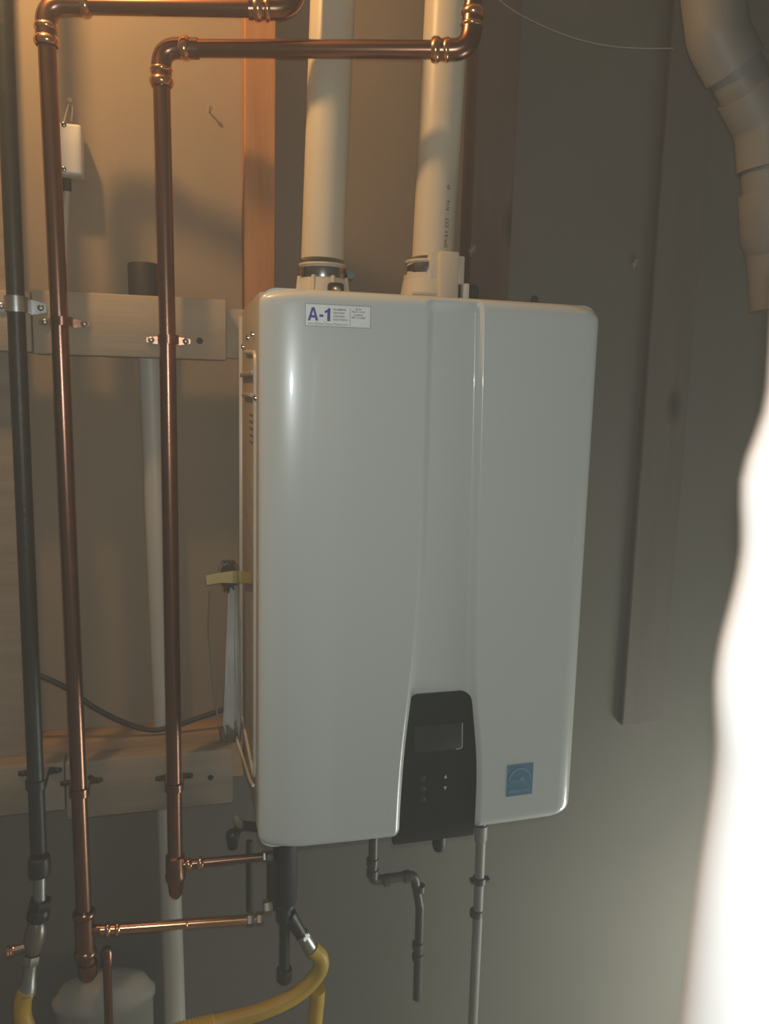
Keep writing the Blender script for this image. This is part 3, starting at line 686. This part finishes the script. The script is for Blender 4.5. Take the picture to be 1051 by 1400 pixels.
dr = thing('drain_pipe', 'thin dark drain pipe with two elbows under the heater centre', 'pipe', at(572, 1400, .2))
YQ = .19
P_ = [at(508, 1150, YQ), at(509, 1204, YQ), at(566, 1196, YQ+.01), at(574, 1240, YQ+.01), at(570, 1365, YQ+.01)]; P_[0].x = P_[1].x; P_[0].y = P_[1].y; P_[0].z = ZB+.0115
b = new(); sweep(b, fillet(P_, .012, 6), .0075, 16); obj('pipe', b, 'drain', dr)
for q, ax in ((at(509, 1178, YQ), (0, 0, 1)), (at(509, 1193, YQ), (0, 0, 1)), (at(528, 1203, YQ+.002), (1, 0, .1)), (at(556, 1198, YQ+.008), (1, 0, .1)), (at(573, 1214, YQ+.01), (0, 0, 1)), (at(571, 1292, YQ+.01), (0, 0, 1)), (at(571, 1308, YQ+.01), (0, 0, 1))):
    obj('joint_ring', lathe(new(), q, ax, [(-.006, .0078), (-.005, .0098), (.005, .0098), (.006, .0078)], 16), 'drain', dr)
wd_ = thing('condensate_pipe', 'thin off-white condensate pipe under the heater right end', 'pipe', at(648, 1400, .2))
w0, w1, w2 = at(658, 1120, .19), at(653, 1250, .19), at(645, 1420, .19)
b = new(); sweep(b, [(w0.x, .19, ZB+.0115), w1, w2 + (w2-w1)*1.2], .0082, 18); obj('pipe', b, 'cond', wd_)
b = new()
for y, r_ in ((1140, .0108),):
    q = at(657, y, .19); lathe(b, q + Vector((0, 0, .016)), (0, 0, -1), [(0, r_), (.024, r_), (.030, .009)], 18)
obj('adapter', b, 'cond', wd_)
for y in (1203, 1248):
    q = at(655 if y < 1220 else 651, y, .19); b = new(); lathe(b, q, (0, 0, 1), [(-.006, .0084), (-.005, .0112), (.005, .0112), (.006, .0084)], 16); obj('pipe_ring', b, 'drain', wd_)
q = at(655, 1203, .19); b = new(); box(b, (q.x-.016, .183, q.z-.003), (q.x+.018, .197, q.z+.003), .002); obj('pipe_clip', b, 'drain', wd_)

rv = thing('relief_valve', 'small dark valve with pale lever beside the heater lower left corner', 'valve', at(318, 1155, .24))
b = new(); q = at(318, 1160, .25); lathe(b, q, (0, 0, 1), [(0, .006), (.004, .0085), (.016, .0085), (.018, .011), (.026, .011), (.03, .008)], 16); q2_ = at(330, 1128, .25); sweep(b, [q + Vector((0, 0, .022)), q2_, at(362, 1132, .2)], .0078, 14); obj('body', b, 'iron', rv)
b = new(); bmesh.ops.create_icosphere(b, subdivisions=3, radius=1); c_ = at(326, 1124, .235)
for v in b.verts: v.co = c_ + Vector((v.co.x*.0075+v.co.z*-.004, v.co.y*.005, v.co.z*.012))
obj('lever', b, 'greypvc', rv)
b = new(); q = at(340, 1200, .29); sweep(b, [at(341, 1150, .29), at(341, 1245, .29)], .006, 12); obj('tail_pipe', b, 'cable', rv)

# ------------------------------------------------------------------ pale tank low behind the pipes
tk = at(146, 1352, .315); R_ = .078
b = new(); zt_ = tk.z+.028
lathe(b, (tk.x-.004, .312, 0), (0, 0, 1), [(0, R_*.98), (.004, R_), (zt_-.05, R_), (zt_-.045, R_+.004), (zt_-.034, R_+.004), (zt_-.03, R_), (zt_-.012, R_*.86), (zt_-.004, R_*.6), (zt_, R_*.2)], 40)
for v in b.verts: v.co.y = .312 + (v.co.y-.312)*.5
tag(obj('pale_tank', b, 'tank'), 'pale domed plastic tank low behind the copper pipes and yellow hose', 'tank')

# ------------------------------------------------------------------ grey elbowed drain on the right
YR = .03
gp = thing('drain_line', 'thick grey plastic pipe with angled elbows at the upper right', 'pipe', at(1035, 300, YR))
A0, A1, A2, A3 = at(968, -60, YR), at(981, 50, YR), at(1046, 172, YR), at(1061, 420, YR)
rp_ = 36/FPX*1.07
b = new(); sweep(b, fillet([A0+(A0-A1)*3, A0, A1, A2, A3], [.05, .055, .06], 8), rp_*.98, 30); obj('pipe', b, 'greypvc', gp)
def hub(c, d, ln, k=1.12):
    d = Vector(d).normalized(); lathe(b, c - d*ln/2, d, [(0, rp_), (.001, rp_*k), (ln-.003, rp_*k), (ln, rp_*k*.97), (ln+.0005, rp_)], 30)
b = new(); dd = A2-A1; sweep(b, fillet([A1 + (A0-A1).normalized()*.075, A1, A1 + dd.normalized()*.045], .05, 8), rp_*1.12, 30)
obj('upper_elbow', b, 'greypvc', gp)
b = new(); sweep(b, fillet([A2 - dd.normalized()*.055, A2, A2 + (A3-A2).normalized()*.055], .06, 8), rp_*1.12, 30); obj('lower_elbow', b, 'greypvc', gp)
b = new(); e3 = A2 + (A3-A2).normalized()*.10; lathe(b, e3 - Vector((0, 0, -.015)), A3-A2, [(0, rp_), (.001, rp_*1.2), (.06, rp_*1.22), (.085, rp_*1.05), (.1, rp_*.7)], 30); obj('lower_hub', b, 'greypvc', gp)

b = new(); sweep(b, smooth_path([at(x, y, .25) for x, y in ((640, -40), (690, 6), (735, 32), (785, 52), (835, 63), (880, 66), (920, 66))], 8), .0011, 8)
tag(obj('loose_string', b, 'string'), 'thin pale string drooping across the dark upper wall', 'string')

# ------------------------------------------------------------------ white column built for an unidentified shape close to the lens
edge = [(1062, 300), (1057, 400), (1052, 480), (1047, 550), (1030, 600), (1013, 640), (1010, 680), (1013, 720), (1012, 760), (1000, 815), (984, 870), (975, 925), (976, 970), (979, 1015), (974, 1070), (964, 1130), (954, 1190), (942, 1280), (928, 1400), (920, 1470)]
YSHAPE, RR = -.68, .045
E = []
for x, y in edge:       # the shape's flank as seen, moved to its axis
    q = at(x, y, YSHAPE); u = Vector((q.x-CAM.x, q.y-CAM.y, 0)).normalized(); E.append(q + Vector((u.y, -u.x, 0))*RR)
E += [Vector((E[-1].x-.004-.01*(E[-1].z-z), E[-1].y, z)) for z in (1.0, .8, .5, .2, 0)]
zz = [p.z for p in E][::-1]; xx = [p.x for p in E][::-1]; yy = [p.y for p in E][::-1]
b = new(); rows = []; zl = list(np.linspace(0, 1.02, 12))[:-1] + list(np.linspace(1.02, E[0].z, 60))
for j, z in enumerate(zl):
    f = lambda A: sum(np.interp(z+q, zz, A) for q in (-.006, -.003, 0, .003, .006))/5
    c = Vector((f(xx), f(yy), z)); row = []
    for k in range(40):
        a = 2*math.pi*k/40; r_ = RR
        if math.cos(a) > .1: r_ *= 1 + (.05*math.sin(5*a+z*20) + .03*math.sin(9*a-z*33))*min(1, (math.cos(a)-.1)*2)
        if j == len(zl)-1: r_ *= .8
        row.append(b.verts.new(c + Vector((math.cos(a)*r_, math.sin(a)*r_, 0))))
    rows.append(row)
for j in range(len(rows)-1):
    for k in range(40): b.faces.new((rows[j][k], rows[j][(k+1) % 40], rows[j+1][(k+1) % 40], rows[j+1][k]))
b.faces.new(rows[0][::-1]); b.faces.new(rows[-1])
tag(obj('unidentified_shape', b, 'pale_shape'), 'blown-out unidentified white shape standing blurred and close at the right edge', 'pale_shape')

# ------------------------------------------------------------------ thin volume added for lens glare, lit by the flash and the lamps
m = bpy.data.materials.new('glare_veil'); m.use_nodes = True; nt = m.node_tree; nt.nodes.remove(nt.nodes['Principled BSDF'])
vs = nt.nodes.new('ShaderNodeVolumeScatter'); vs.inputs['Color'].default_value = (.95, .95, .9, 1); vs.inputs['Density'].default_value = .16
nt.links.new(vs.outputs[0], nt.nodes['Material Output'].inputs['Volume']); M['glare_veil'] = m
hz = obj('glare_veil', box(new(), (-1.5, -.55, .02), (2.2, YW-.007, 2.6)), 'glare_veil', smooth=False)
hz['kind'] = 'stuff'; hz['label'] = 'thin grey volume added for lens glare in front of the heater'; hz['category'] = 'glare_veil'
